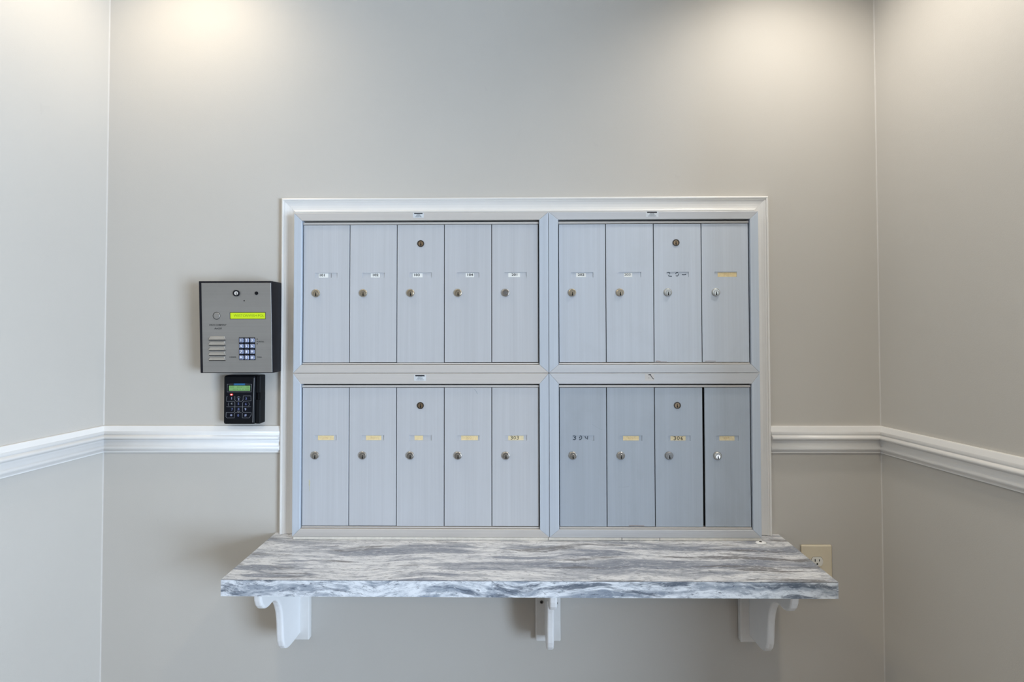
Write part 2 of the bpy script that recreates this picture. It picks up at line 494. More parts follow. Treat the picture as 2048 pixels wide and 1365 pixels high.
rail('trim_3', Vector((CX1 + 0.0005, 0)), NB, CR, mR)
rail('trim_4', CR, mR, CR + RDIR * (OPEN_A - 0.04), NR)

# painted caulk bead in the two corners, above and below the rail
def bead(name, c, n, d, z0, z1):
    r = 0.0022
    m1 = c + d * r; m2 = c + Vector((1 if c.x < 0 else -1, 0)) * r
    bm = bmesh.new()
    pl = [c, m1, (m1 + m2) / 2 + (c - (m1 + m2) / 2) * 0.25, m2]
    A = [bm.verts.new((p.x, p.y, z0)) for p in pl]; B = [bm.verts.new((p.x, p.y, z1)) for p in pl]
    for k in range(4): bm.faces.new((A[k], A[(k + 1) % 4], B[(k + 1) % 4], B[k]))
    bm.faces.new(A); bm.faces.new(B[::-1])
    obj(name, bm, 'bead', kind='structure')
bead('trim_10', CL, NL, LDIR, 0.945, CEIL); bead('trim_11', CL, NL, LDIR, 0.0, 0.864)
bead('trim_12', CR, NR, RDIR, 0.945, CEIL); bead('trim_13', CR, NR, RDIR, 0.0, 0.864)

# ------------------------------------------------------------------ casing round the mailboxes (three mitred boards)
SHELF_TOP = 0.6290
CZ1 = 1.6185
CAS = [(0.0, 0.0), (0.0, 0.0120), (0.0012, 0.0150), (0.0040, 0.0168), (0.0072, 0.0160), (0.0085, 0.0138), (0.0096, 0.0134), (0.0108, 0.0148),
       (0.0150, 0.0128), (0.0220, 0.0112), (0.0300, 0.0108), (0.0360, 0.0114), (0.0376, 0.0122), (0.0390, 0.0148), (0.0420, 0.0156), (0.0450, 0.0150),
       (0.0600, 0.0150), (0.0600, 0.0)]
cas = bpy.data.objects.new('trim_5', None); COL.objects.link(cas)
cas.location = (0, 0, SHELF_TOP); ORG[cas] = Vector((0, 0, SHELF_TOP))
cas['kind'] = 'structure'
def casing(side):
    bm = bmesh.new(); n = len(CAS)
    if side == 'T':
        A = [bm.verts.new((CX0 + o, -d, CZ1 - o)) for o, d in CAS]; B = [bm.verts.new((CX1 - o, -d, CZ1 - o)) for o, d in CAS]
    else:
        x, s = (CX0, 1) if side == 'L' else (CX1, -1)
        A = [bm.verts.new((x + s * o, -d, SHELF_TOP + 0.001)) for o, d in CAS]; B = [bm.verts.new((x + s * o, -d, CZ1 - o - 0.0004)) for o, d in CAS]
    for k in range(n):
        bm.faces.new((A[k], A[(k + 1) % n], B[(k + 1) % n], B[k]))
    bm.faces.new(A); bm.faces.new(B[::-1])
    obj('casing_board', bm, 'trim', cas)
for s in 'LTR': casing(s)

# ------------------------------------------------------------------ mailbox units
YF, YD = -0.052, -0.0445                    # front of frame, front of doors
P_ = 0.1370

def mitred_bar(o, i, side, gap=0.00025):
    """o = outer rect (x0,x1,z0,z1), i = inner rect"""
    ox0, ox1, oz0, oz1 = o; ix0, ix1, iz0, iz1 = i
    g = gap
    poly = {'T': [(ox0 + g, oz1), (ox1 - g, oz1), (ix1 - g, iz1), (ix0 + g, iz1)],
            'B': [(ox0 + g, oz0), (ix0 + g, iz0), (ix1 - g, iz0), (ox1 - g, oz0)],
            'L': [(ox0, oz0 + g), (ox0, oz1 - g), (ix0, iz1 - g), (ix0, iz0 + g)],
            'R': [(ox1, oz0 + g), (ix1, iz0 + g), (ix1, iz1 - g), (ox1, oz1 - g)]}[side]
    bm = bmesh.new()
    c = Vector((sum(p[0] for p in poly) / 4, sum(p[1] for p in poly) / 4))
    ch = 0.0008
    inner = []
    for k in range(4):                      # chamfered front: shrink polygon a little
        p = Vector(poly[k]); a = (Vector(poly[k - 1]) - p).normalized(); b = (Vector(poly[(k + 1) % 4]) - p).normalized()
        s = abs(a.x * b.y - a.y * b.x)
        inner.append(p + (a + b) * (ch / max(s, 0.3)))
    A = [bm.verts.new((x, -0.030, z)) for x, z in poly]
    B = [bm.verts.new((x, YF + ch * 0.6, z)) for x, z in poly]
    C = [bm.verts.new((p.x, YF, p.y)) for p in inner]
    for r0, r1 in ((A, B), (B, C)):
        for k in range(4): bm.faces.new((r0[k], r0[(k + 1) % 4], r1[(k + 1) % 4], r1[k]))
    bm.faces.new(A); bm.faces.new(C)
    return bm

def door_bm(x0, x1, z0, z1, sx0, sx1, sz0, sz1, yd=None, dx=0.0):
    yd = YD if yd is None else yd
    ch, rec = 0.0006, 0.0018
    bm = bmesh.new()
    xs, zs = [x0 + ch, sx0, sx1, x1 - ch], [z0 + ch, sz0, sz1, z1 - ch]
    G = [[bm.verts.new((x, yd, z)) for x in xs] for z in zs]
    for j in range(3):
        for i in range(3):
            if (i, j) == (1, 1): continue
            bm.faces.new((G[j][i], G[j][i + 1], G[j + 1][i + 1], G[j + 1][i]))
    hole = [G[1][1], G[1][2], G[2][2], G[2][1]]
    dep = [bm.verts.new((v.co.x, yd + rec, v.co.z)) for v in hole]
    for k in range(4): bm.faces.new((hole[k], hole[(k + 1) % 4], dep[(k + 1) % 4], dep[k]))
    f = bm.faces.new(dep); f.material_index = 1
    ring = G[0] + [G[1][3], G[2][3]] + G[3][::-1] + [G[2][0], G[1][0]]
    def grow(v):
        x = x0 if abs(v.co.x - xs[0]) < 1e-7 else x1 if abs(v.co.x - xs[3]) < 1e-7 else v.co.x
        z = z0 if abs(v.co.z - zs[0]) < 1e-7 else z1 if abs(v.co.z - zs[3]) < 1e-7 else v.co.z
        return x, z
    n = len(ring)
    R1 = [bm.verts.new((grow(v)[0], yd + ch, grow(v)[1])) for v in ring]
    R2 = [bm.verts.new((grow(v)[0], yd + 0.004, grow(v)[1])) for v in ring]
    for a, b in ((ring, R1), (R1, R2)):
        for k in range(n): bm.faces.new((a[k], a[(k + 1) % n], b[(k + 1) % n], b[k]))
    bm.faces.new(R2)
    return bm

def add_keyhole(bm, cx, cz, y, s, mi):
    prism(bm, [(cx - 0.10 * s, cz + 0.42 * s), (cx + 0.10 * s, cz + 0.42 * s), (cx + 0.12 * s, cz - 0.02 * s), (cx + 0.22 * s, cz - 0.30 * s), (cx + 0.16 * s, cz - 0.62 * s),
               (cx - 0.12 * s, cz - 0.62 * s), (cx - 0.20 * s, cz - 0.30 * s), (cx - 0.12 * s, cz - 0.02 * s)], y, y - 0.0002, mi)

def lock(door, cx, cz, mat, plug=None, style='cam', yd=None):
    yd = YD if yd is None else yd
    r = 0.0112
    bm = bmesh.new()
    add_disc(bm, cx, cz, yd + 0.001, yd - 0.0048, r, 32, 0, chamfer=0.0014)
    if style == 'ring':
        add_ring(bm, cx, cz, yd - 0.0046, yd - 0.0060, 0.0088, 0.0066, 32, 0)
        add_disc(bm, cx, cz, yd - 0.0040, yd - 0.0053, 0.0060, 28, 1, chamfer=0.0006)
        o = obj('lock', bm, [mat, 'nickel_dark'], door)
        return
    px, pz = cx + 0.0006, cz - 0.0022
    add_ring(bm, px, pz, yd - 0.0046, yd - 0.0051, 0.0076, 0.0064, 28, 1)
    add_disc(bm, px, pz, yd - 0.0046, yd - 0.0054, 0.0062, 28, 2, chamfer=0.0004)
    add_keyhole(bm, px, pz, yd - 0.0054, 0.0100, 3)
    obj('lock', bm, [mat, 'nickel_dark', plug or mat, 'hole'], door)

def master_lock(door, cx, cz):
    bm = bmesh.new()
    add_ring(bm, cx, cz, YD + 0.001, YD - 0.0018, 0.0098, 0.0070, 32, 0)
    add_disc(bm, cx, cz, YD + 0.001, YD - 0.0006, 0.0080, 28, 1)
    add_keyhole(bm, cx, cz, YD - 0.0006, 0.0100, 2)
    obj('master_lock', bm, ['lock_ring', 'copper', 'hole'], door)

# handwriting: strokes in a unit cell (x 0..1, z 0..1)
GLYPH = {
    '3': [[(0.05, 0.95), (0.55, 1.0), (0.85, 0.85), (0.6, 0.58), (0.35, 0.5)], [(0.35, 0.5), (0.8, 0.45), (0.85, 0.2), (0.5, 0.0), (0.05, 0.06)]],
    '0': [[(0.5, 1.0), (0.15, 0.75), (0.12, 0.3), (0.45, 0.0), (0.82, 0.25), (0.85, 0.7), (0.5, 1.0)]],
    '4': [[(0.12, 1.0), (0.15, 0.5), (0.5, 0.45), (0.85, 0.6)], [(0.8, 0.95), (0.75, 0.4), (0.8, 0.0)]],
    '6': [[(0.75, 1.0), (0.3, 0.6), (0.15, 0.2), (0.5, 0.0), (0.85, 0.2), (0.6, 0.45), (0.25, 0.3)]],
    '2': [[(0.0, 0.9), (0.3, 1.0), (0.55, 0.85), (0.45, 0.55)], [(0.15, 0.25), (0.45, 0.08), (0.95, 0.05)]],
    'o': [[(0.75, 0.95), (0.4, 0.9), (0.2, 0.6)], [(0.25, 0.2), (0.6, 0.1), (0.85, 0.4), (0.8, 0.65)]],
    '-': [[(0.05, 0.45), (0.5, 0.4), (0.95, 0.5)]],
    'D': [[(0.3, 1.0), (0.75, 0.9), (0.85, 0.45), (0.6, 0.08), (0.15, 0.0)], [(0.28, 0.75), (0.25, 0.35)]],
    'v': [[(0.1, 0.95), (0.25, 0.5), (0.6, 0.25)], [(0.85, 0.95), (0.8, 0.45), (0.78, 0.05)]],
}
def write(door, chars, x, zb, w, h, step, y, sw, mat):
    bm = bmesh.new()
    for k, ch in enumerate(chars):
        for st in GLYPH[ch]:
            stroke(bm, [(x + k * step + a * w, zb + b * h) for a, b in st], sw, y)
    obj('number', bm, mat, door)

def sticker(unit, cx, cz, w, h, style):
    y = YF
    if style == 'torn':
        o = boxo('sticker', (cx - w / 2, cx + w / 2, y - 0.0002, y + 0.0002, cz - h / 2, cz + h / 2), 'aluFH', unit)
        bm = bmesh.new()
        stroke(bm, [(cx - 0.0035, cz + 0.0074), (cx + 0.0040, cz + 0.0074)], 0.0030, y - 0.0002)
        stroke(bm, [(cx + 0.0026, cz + 0.0066), (cx + 0.0050, cz + 0.0020), (cx + 0.0086, cz - 0.0026), (cx + 0.0118, cz - 0.0056)], 0.0018, y - 0.0002)
        stroke(bm, [(cx - 0.004, cz - 0.0012), (cx - 0.001, cz - 0.0014)], 0.0008, y - 0.0002)
        obj('print', bm, 'sticker_print', o)
        return
    o = boxo('sticker', (cx - w / 2, cx + w / 2, y - 0.0003, y + 0.0002, cz - h / 2, cz + h / 2), 'sticker', unit)
    bm = bmesh.new()
    prism(bm, [(cx - w * 0.40, cz + h * 0.24), (cx + w * 0.40, cz + h * 0.24), (cx + w * 0.36, cz + h * 0.46), (cx - w * 0.40, cz + h * 0.46)], y - 0.0003, y - 0.0005)
    obj('print', bm, 'sticker_print', o)
    bm = bmesh.new()
    rnd = random.Random(int(cx * 1000))
    for r in range(4):
        zc = cz + h * (0.13 - 0.155 * r); hw = w * (0.16 + 0.05 * r)
        x = cx - hw
        while x < cx + hw:
            L = rnd.uniform(0.0015, 0.0045)
            stroke(bm, [(x, zc), (min(x + L, cx + hw), zc)], 0.0011, y - 0.0003)
            x += L + 0.0008
    obj('fine_print', bm, 'sticker_fade', o)

def unit(label, outer, x0, n, zt, zb, doormat, labels, lock_z, master_z, slot_z, sti, pad=None):
    u = thing('mailbox_unit', ((outer[0] + outer[1]) / 2, 0, outer[2]), label, 'mailbox')
    inner = (x0, x0 + n * P_, zb, zt)
    g = 0.0007
    out = (outer[0] + g, outer[1] - g, outer[2] + g, outer[3] - g)
    boxo('body', (out[0] + 0.001, out[1] - 0.001, -0.0305, -0.016, out[2] + 0.001, out[3] - 0.001), 'box_inner', u)
    for s in 'TBLR':
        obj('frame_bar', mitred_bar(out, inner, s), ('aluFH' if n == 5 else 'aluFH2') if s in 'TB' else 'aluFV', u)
    boxo('header_strip', (x0 + 0.0012, inner[1] - 0.0015, YD - 0.001, -0.0306, zt - 0.0105, zt - 0.0044), 'aluFH', u, bev=0.0004)
    boxo('sill_strip', (x0 + 0.0015, inner[1] - 0.0012, YD - 0.001, -0.0306, zb + 0.0008, zb + 0.0050), 'aluFH', u, bev=0.0004)
    d0, d1 = zb + 0.0064, zt - 0.0118
    for k in range(n):
        L = labels[k]
        gl, gr = (0.0028 if k == 0 else 0.0011), (0.0030 if k == n - 1 else 0.0011)
        if pad and pad[0] == k: gl += pad[1]
        xa, xb = x0 + k * P_ + gl, x0 + (k + 1) * P_ - gr
        dk = x0 + k * P_
        sx0, sx1 = dk + 0.037, dk + 0.101
        jitter = [0, 0.0004, -0.0003, 0.0002, 0.0005][k]
        d = obj('door', door_bm(xa, xb, d0 + jitter, d1 + jitter * 0.5, sx0, sx1, slot_z - 0.0148, slot_z), [doormat, doormat], u, label=L['say'])
        ys = YD + 0.0018
        lx = dk + L.get('x', 0.045)
        zc = slot_z - 0.0074
        if 'paper' in L:
            w = L['paper']
            boxo('paper_label', (lx, lx + w, ys - 0.0003, ys + 0.0001, zc - 0.0064, zc + 0.0058), 'paper', d)
            obj('number', text_bm(L['num'], 0.0095, lx + w * L.get('nx', 0.5), zc + 0.0004, ys - 0.0004, wide=1.32, bold=0.00025), L.get('ink', 'ink'), d)
            if L.get('mark'):
                bm = bmesh.new(); stroke(bm, [(dk + 0.0828, zc + 0.006), (dk + 0.0830, zc), (dk + 0.0827, zc - 0.0066)], 0.0016, ys - 0.0001); obj('mark', bm, 'ink_grey', d)
        if 'tape' in L:
            w = L['tape']
            boxo('tape_label', (lx, lx + w, ys - 0.0003, ys + 0.0001, zc - 0.0066, zc + 0.0060), L.get('tmat', 'tape'), d)
            if L.get('faint'):
                obj('number', text_bm(L['faint'], 0.0085, lx + w * 0.45, zc, ys - 0.0004, wide=1.35, bold=0.0), 'ink_faint', d)
        if 'hand' in L:
            c, hx, hz, w, h, st, sw = L['hand']
            write(d, c, dk + hx, zc + hz, w, h, st, (ys - 0.0003) if 'tape' in L else ys, sw, L.get('ink', 'marker'))
        for nm, mt, w, pts in L.get('wear', ()):
            bm = bmesh.new(); stroke(bm, [(dk + a_, b_) for a_, b_ in pts], w, YD, 0.00008); obj(nm, bm, mt, d)
        lock(d, dk + 0.0400, lock_z, L['lock'], L.get('plug'), L.get('style', 'cam'))
        if k == 2: master_lock(d, dk + (0.0690 if n == 5 else 0.0648), master_z)
    sticker(u, *sti)
    return u

UX0, UXM, UX1 = -0.6475, 0.0873, 0.6868
ZB, ZM, ZT = 0.6372, 1.1035, 1.5660
XL, XR = -0.6244, 0.1151
def Pn(num, x, w, lk='nickel_warm', **k): return dict(num=num, x=x, paper=w, lock=lk, say='aluminium door with paper label ' + num, **k)
def Tp(x, w, lk, faint=None, tmat='tape', **k): return dict(x=x, tape=w, lock=lk, faint=faint, tmat=tmat, say=k.pop('say', 'aluminium door with faded yellow tape label'), **k)

unit('five-door aluminium mailbox unit, upper row on the left, doors numbered 101 to 201', (UX0, UXM, ZM, ZT), XL, 5, 1.5435, 1.1272, 'aluV',
     [Pn('101', 0.047, 0.027, nx=0.36, mark=True), Pn('102', 0.061, 0.026, nx=0.5), Pn('103', 0.046, 0.028, nx=0.40), Pn('104', 0.062, 0.024, nx=0.5),
      Pn('201', 0.048, 0.034, lk='nickel', nx=0.55, style='ring')],
     1.3340, 1.4770, 1.3930, (-0.2868, 1.5578, 0.031, 0.0148, 'plain'))
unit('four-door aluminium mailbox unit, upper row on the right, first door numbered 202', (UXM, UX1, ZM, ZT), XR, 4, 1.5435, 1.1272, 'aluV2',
     [Pn('202', 0.052, 0.028, nx=0.5, lk='nickel_warm'), Pn('203', 0.053, 0.023, lk='nickel_warm', nx=0.42, ink='ink_grey'),
      dict(x=0.04, lock='silver', hand=('2o-', 0.040, -0.0056, 0.0135, 0.0125, 0.0205, 0.0021), say='aluminium door with half-erased marker number', wear=[('rust_stain', 'rust', 0.0022, [(0.0035, 1.1362), (0.010, 1.1368), (0.018, 1.1358)]), ('rust_stain', 'rust', 0.0012, [(0.018, 1.1352), (0.036, 1.1352)])]),
      Tp(0.047, 0.055, 'silver', '205', 'tape', wear=[('rust_stain', 'rust', 0.0012, [(0.008, 1.1364), (0.020, 1.1370), (0.038, 1.1364)])])],
     1.3338, 1.4770, 1.3925, (0.3843, 1.5580, 0.036, 0.0155, 'plain'))
unit('five-door aluminium mailbox unit, lower row on the left, mostly faded yellow labels', (UX0, UXM, ZB, ZM), XL, 5, 1.0730, 0.6597, 'aluV',
     [Tp(0.047, 0.046, 'nickel', '206', wear=[('glue_drip', 'glue', 0.0036, [(0.0235, 0.797), (0.0240, 0.789), (0.0232, 0.781)]), ('glue_drip', 'glue', 0.0014, [(0.0238, 0.781), (0.0245, 0.765)])]), Tp(0.049, 0.044, 'nickel', '301'), Tp(0.052, 0.024, 'nickel'), Tp(0.049, 0.048, 'nickel', '302', wear=[('scratch', 'scratch', 0.0013, [(0.087, 1.0570), (0.092, 1.0510), (0.096, 1.0430)])]),
      Tp(0.047, 0.044, 'nickel', tmat='tape_pale', hand=('303', 0.0535, -0.0042, 0.0070, 0.0090, 0.0088, 0.0014), ink='ink', say='aluminium door with 303 handwritten on yellow tape')],
     0.8674, 1.0100, 0.9248, (-0.2813, 1.0904, 0.034, 0.0170, 'plain'))
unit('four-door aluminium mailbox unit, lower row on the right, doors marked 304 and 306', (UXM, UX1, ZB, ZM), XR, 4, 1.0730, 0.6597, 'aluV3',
     [dict(x=0.04, lock='nickel', hand=('3Dv', 0.0405, -0.0046, 0.0105, 0.0108, 0.0168, 0.0022), say='aluminium door with 304 in black marker', wear=[('scratch', 'scratch', 0.0007, [(0.096, 0.9560), (0.110, 0.9470), (0.124, 0.9405)])]),
      Tp(0.047, 0.045, 'nickel', '305', 'tape', wear=[('rust_stain', 'rust', 0.0014, [(0.062, 0.6684), (0.080, 0.6690), (0.105, 0.6682)]), ('scratch', 'scratch', 0.0008, [(0.030, 0.7790), (0.048, 0.7775), (0.062, 0.7800)])]),
      Tp(0.045, 0.043, 'nickel_dark', tmat='tape_pale', hand=('306', 0.0535, -0.0048, 0.0080, 0.0098, 0.0098, 0.0017), ink='ink', say='aluminium door with 306 handwritten on yellow tape'),
      Tp(0.047, 0.043, 'nickel', '307', 'tape_pale', plug='chrome', say='aluminium door standing slightly away from its neighbour')],
     0.8678, 1.0105, 0.9243, (0.3738, 1.0912, 0.026, 0.0190, 'torn'), pad=(3, 0.0042))

# white strip filling the gap between mailboxes and shelf
bm = bmesh.new()
add_box(bm, UX0 + 0.003, UXM - 0.004, -0.0505, -0.016, SHELF_TOP + 0.0004, ZB - 0.0002, bev=0.0008)
obj('trim_6', bm, 'caulk', kind='structure')
bm = bmesh.new()
add_box(bm, UXM - 0.003, 0.292, -0.0505, -0.016, SHELF_TOP + 0.0004, ZB - 0.0002, bev=0.0008)
obj('trim_7', bm, 'caulk', kind='structure')
bm = bmesh.new()
add_box(bm, 0.2935, 0.3995, -0.0495, -0.016, SHELF_TOP + 0.0004, ZB - 0.0008, bev=0.0008)
obj('trim_8', bm, 'caulk', kind='structure')
bm = bmesh.new()
add_box(bm, 0.4005, UX1 - 0.004, -0.0505, -0.016, SHELF_TOP + 0.0004, ZB - 0.0002, bev=0.0008)
obj('trim_9', bm, 'caulk', kind='structure')

# ------------------------------------------------------------------ stone-look shelf
SX0, SX1, SD, SB = -0.7168, 0.7580, 0.2825, 0.5895
sh = thing('wall_shelf', (0.02, -0.001, SB), 'long shelf of blue-grey banded stone below the mailboxes', 'shelf')
boxo('shelf_board', (SX0 + 0.0006, SX1 - 0.0006, -SD + 0.0013, -0.001, SB + 0.0004, SHELF_TOP - 0.0012), 'shelf_core', sh)
boxo('top_panel', (SX0, SX1, -SD + 0.0008, -0.001, SHELF_TOP - 0.0011, SHELF_TOP), 'stone_top', sh)
boxo('front_edge', (SX0, SX1, -SD, -SD + 0.0012, SB, SHELF_TOP - 0.0013), 'stone_edge', sh)
boxo('end_edge', (SX0 - 0.0008, SX0 + 0.0004, -SD + 0.0014, -0.001, SB, SHELF_TOP - 0.0013), 'stone_edge', sh)
boxo('end_edge', (SX1 - 0.0004, SX1 + 0.0008, -SD + 0.0014, -0.001, SB, SHELF_TOP - 0.0013), 'stone_edge', sh)
boxo('joint_line', (SX0 + 0.0002, SX1 - 0.0002, -SD + 0.0003, -SD + 0.002, SHELF_TOP - 0.0014, SHELF_TOP - 0.0006), 'joint', sh)

# ------------------------------------------------------------------ shelf brackets
ARM = [(-0.0205, 0.5890), (-0.252, 0.5890), (-0.2525, 0.5740), (-0.2500, 0.5600), (-0.2440, 0.5460), (-0.2340, 0.5345), (-0.2210, 0.5270), (-0.2070, 0.5240), (-0.1930, 0.5243),
       (-0.1790, 0.5235), (-0.1660, 0.5170), (-0.1545, 0.5060), (-0.1450, 0.4910), (-0.1375, 0.4720), (-0.1330, 0.4520), (-0.1305, 0.4300), (-0.1290, 0.4060),
       (-0.1265, 0.3880), (-0.1205, 0.3720), (-0.1110, 0.3600), (-0.0980, 0.3520), (-0.0820, 0.3480), (-0.0640, 0.3465), (-0.0450, 0.3455), (-0.0205, 0.3450)]
def bracket(xc, label, screws):
    b = thing('shelf_bracket', (xc, -0.001, 0.327), label, 'bracket', 'white brackets under the shelf')
    boxo('back_plate', (xc - 0.0362, xc + 0.0362, -0.0205, -0.001, 0.3270, SB - 0.0003), 'plate_white', b, bev=0.0035, seg=2)
    bm = bmesh.new()
    hw = 0.0100
    A = [bm.verts.new((xc - hw, y, z)) for y, z in ARM]; B = [bm.verts.new((xc + hw, y, z)) for y, z in ARM]
    n = len(ARM); fs = []
    for k in range(n):
        fs.append(bm.faces.new((A[k], A[(k + 1) % n], B[(k + 1) % n], B[k])))
    fa, fb = bm.faces.new(A), bm.faces.new(B[::-1])
    bmesh.ops.recalc_face_normals(bm, faces=bm.faces[:])
    keep = []
    for e_ in list(fa.edges) + list(fb.edges):
        ys = [v.co.y for v in e_.verts]; zs = [v.co.z for v in e_.verts]
        if max(ys) > -0.021 and min(ys) > -0.021: continue
        if min(zs) > 0.5885: continue
        keep.append(e_)
    bmesh.ops.bevel(bm, geom=keep, offset=0.0058, segments=3, affect='EDGES', profile=0.5, clamp_overlap=True)
    obj('arm', bm, 'bracket', b, smooth=False)
    for (dx, z, tilt) in screws:
        bm = bmesh.new()
        add_ring(bm, xc + dx, z, -0.0200, -0.0216, 0.0048, 0.0026, 20, 0)
        add_disc(bm, xc + dx, z, -0.0200, -0.0210, 0.0028, 16, 1)
        obj('screw', bm, ['screw', 'hole'], b)
    return b
bracket(-0.6450, 'white scrolled wooden shelf bracket below the intercom end of the shelf', [])
bracket(0.0845, 'white scrolled wooden shelf bracket with two exposed screws under the middle of the shelf', [(-0.0188, 0.4400, 0), (0.0232, 0.4375, 0)])
bracket(0.6730, 'white scrolled wooden shelf bracket in shadow near the wall outlet', [])

# ------------------------------------------------------------------ telephone entry panel (front leans out at the top)
IX0, IX1, IZ0, IZ1 = -0.9070, -0.6995, 1.1055, 1.3670
YT, YB = -0.0775, -0.0650
ic = thing('entry_intercom', (-0.803, -0.001, IZ0), 'black-cased telephone entry intercom with steel face, lime display and speaker slots', 'intercom')
bm = bmesh.new()
V = [bm.verts.new(v) for v in ((IX0, -0.001, IZ0), (IX1, -0.001, IZ0), (IX1, -0.001, IZ1), (IX0, -0.001, IZ1), (IX0, YB, IZ0), (IX1, YB, IZ0), (IX1, YT, IZ1), (IX0, YT, IZ1))]
for q in ((0, 1, 2, 3), (7, 6, 5, 4), (0, 4, 5, 1), (1, 5, 6, 2), (2, 6, 7, 3), (3, 7, 4, 0)): bm.faces.new([V[k] for k in q])
bmesh.ops.bevel(bm, geom=bm.edges[:], offset=0.0012, segments=1, affect='EDGES')
obj('housing', bm, 'black_metal', ic)
IW, IH = IX1 - IX0, IZ1 - IZ0
lean = math.atan2(YT - YB, IH)
# face frame: parts are built upright at y = 0 with z = 0 at the housing's foot, then leaned
FM = Matrix.Translation((0, YB, IZ0)) @ Matrix.Rotation(-lean, 4, 'X')
FM = Matrix.Translation((0, YB, IZ0)) @ Matrix(((1, 0, 0, 0), (0, math.cos(lean), math.sin(lean), 0), (0, -math.sin(lean), math.cos(lean), 0), (0, 0, 0, 1)))
def face(name, bm, mat, parent, **kw):
    bmesh.ops.transform(bm, matrix=FM, verts=bm.verts[:])
    return obj(name, bm, mat, parent, **kw)
def U(px, py):                              # position on the face, measured along its width and height
    return IX0 + (px - 398 - 3.0 * (py - 562) / 185) / 698.0, (747 - py) / 704.0
bm = bmesh.new(); a, b = U(404, 566.5), U(545.5, 745.5)
add_box(bm, a[0], IX1 - 0.0006, -0.0016, -0.0002, b[1], a[1], bev=0.0004)
plate = face('face_plate', bm, 'steel', ic)
YP = -0.0016
def fdisc(name, px, py, r, mats, parts):
    bm = bmesh.new(); c = U(px, py)
    parts(bm, c[0], c[1])
    return face(name, bm, mats, ic)
def p_lock(bm, x, z):
    add_ring(bm, x, z, YP + 0.0002, YP - 0.004, 0.0090, 0.0062, 28, 0)
    add_disc(bm, x, z, YP + 0.0002, YP - 0.0030, 0.0064, 24, 1, chamfer=0.0008)
    add_keyhole(bm, x + 0.0006, z, YP - 0.0030, 0.0072, 2)
fdisc('lock', 474.5, 587, 0, ['black_metal', 'chrome', 'hole'], p_lock)
def p_cam(bm, x, z):
    add_ring(bm, x, z, YP + 0.0002, YP - 0.0008, 0.0050, 0.0040, 24, 0)
    add_disc(bm, x, z, YP + 0.0002, YP - 0.0006, 0.0041, 24, 1, dome=0.0006)
fdisc('camera_lens', 514, 587, 0, ['black_metal', 'black_plastic'], p_cam)
fdisc('pinhole', 489.5, 602, 0, 'hole', lambda bm, x, z: add_disc(bm, x, z, YP + 0.0002, YP - 0.0002, 0.0018, 14))
def p_dial(bm, x, z):
    add_ring(bm, x, z, YP + 0.0002, YP - 0.0003, 0.0108, 0.0096, 32, 1)
    add_disc(bm, x + 0.0012, z - 0.0003, YP + 0.0002, YP - 0.0014, 0.0090, 32, 0, chamfer=0.0008)
fdisc('round_button', 434.5, 632, 0, ['steel', 'hole'], p_dial)
# lime display
a, b = U(462, 626), U(531.5, 638)
bm = bmesh.new(); add_box(bm, a[0] - 0.0016, b[0] + 0.0012, YP - 0.0003, YP + 0.0002, b[1] - 0.0012, a[1] + 0.0016); face('display_bezel', bm, 'hole', ic)
bm = bmesh.new(); add_box(bm, a[0], b[0], YP - 0.0006, YP - 0.0002, b[1], a[1], bev=0.0002); disp = face('display', bm, 'lcd_lime', ic, label='glowing lime display')
c = ((a[0] + b[0]) / 2, (a[1] + b[1]) / 2)
face('display_text', text_bm('WESTONWISH:POL', 0.0102, c[0] + 0.0035, c[1], YP - 0.0006, wide=0.98), 'lcd_char', disp)
# printed words
def words(s, px, py, size, shear=0.0, wide=1.25, bold=0.00012):
    c = U(px, py)
    face('lettering', text_bm(s, size, c[0], c[1], YP - 0.0001, shear=shear, wide=wide, bold=bold), 'ink', ic)
words('PACH COMPANY', 436.5, 650.5, 0.0056, 0.3, 1.12)
words('AeGIS', 437, 657.5, 0.0066, 0.3, 1.25)
words('SCROLL', 522, 684, 0.0052, 0.0, 1.15)
words('CANCEL', 467, 715, 0.0052, 0.0, 1.0)
words('CALL', 520, 715, 0.0052, 0.0, 1.2)
for (px, py, s) in ((515.5, 678.5, 1), (515.5, 688.5, -1)):
    c = U(px, py); bm = bmesh.new()
    prism(bm, [(c[0] - 0.0020, c[1] - s * 0.0016), (c[0] + 0.0020, c[1] - s * 0.0016), (c[0], c[1] + s * 0.0022)], YP, YP - 0.0002)
    face('arrow_mark', bm, 'ink', ic)
# speaker louvres
for k in range(5):
    py0 = 673 + 10.25 * k
    a, b = U(418.5, py0), U(453.0, py0 + 7.4)
    x0, x1, zt, zb = a[0], b[0], a[1], b[1]
    bm = bmesh.new(); ins = 0.0042
    back = [bm.verts.new((x, YP + 0.0002, z)) for x, z in ((x0, zb), (x1, zb), (x1 - ins, zt), (x0 + ins, zt))]
    fr = [bm.verts.new((x, y, z)) for x, y, z in ((x0 + 0.0022, YP - 0.0052, zb + 0.0012), (x1 - 0.0022, YP - 0.0052, zb + 0.0012), (x1 - ins - 0.001, YP - 0.0012, zt - 0.0012), (x0 + ins + 0.001, YP - 0.0012, zt - 0.0012))]
    for i in range(4):
        bm.faces.new((back[i], back[(i + 1) % 4], fr[(i + 1) % 4], fr[i]))
    bm.faces.new(fr); bm.faces.new(back)
    lv = face('speaker_louvre', bm, 'steel_light', ic)
    bm = bmesh.new(); add_box(bm, x0 + 0.001, x1 - 0.001, YP - 0.0010, YP + 0.0001, zb - 0.0014, zb - 0.0001)
    face('louvre_slot', bm, 'hole', lv)
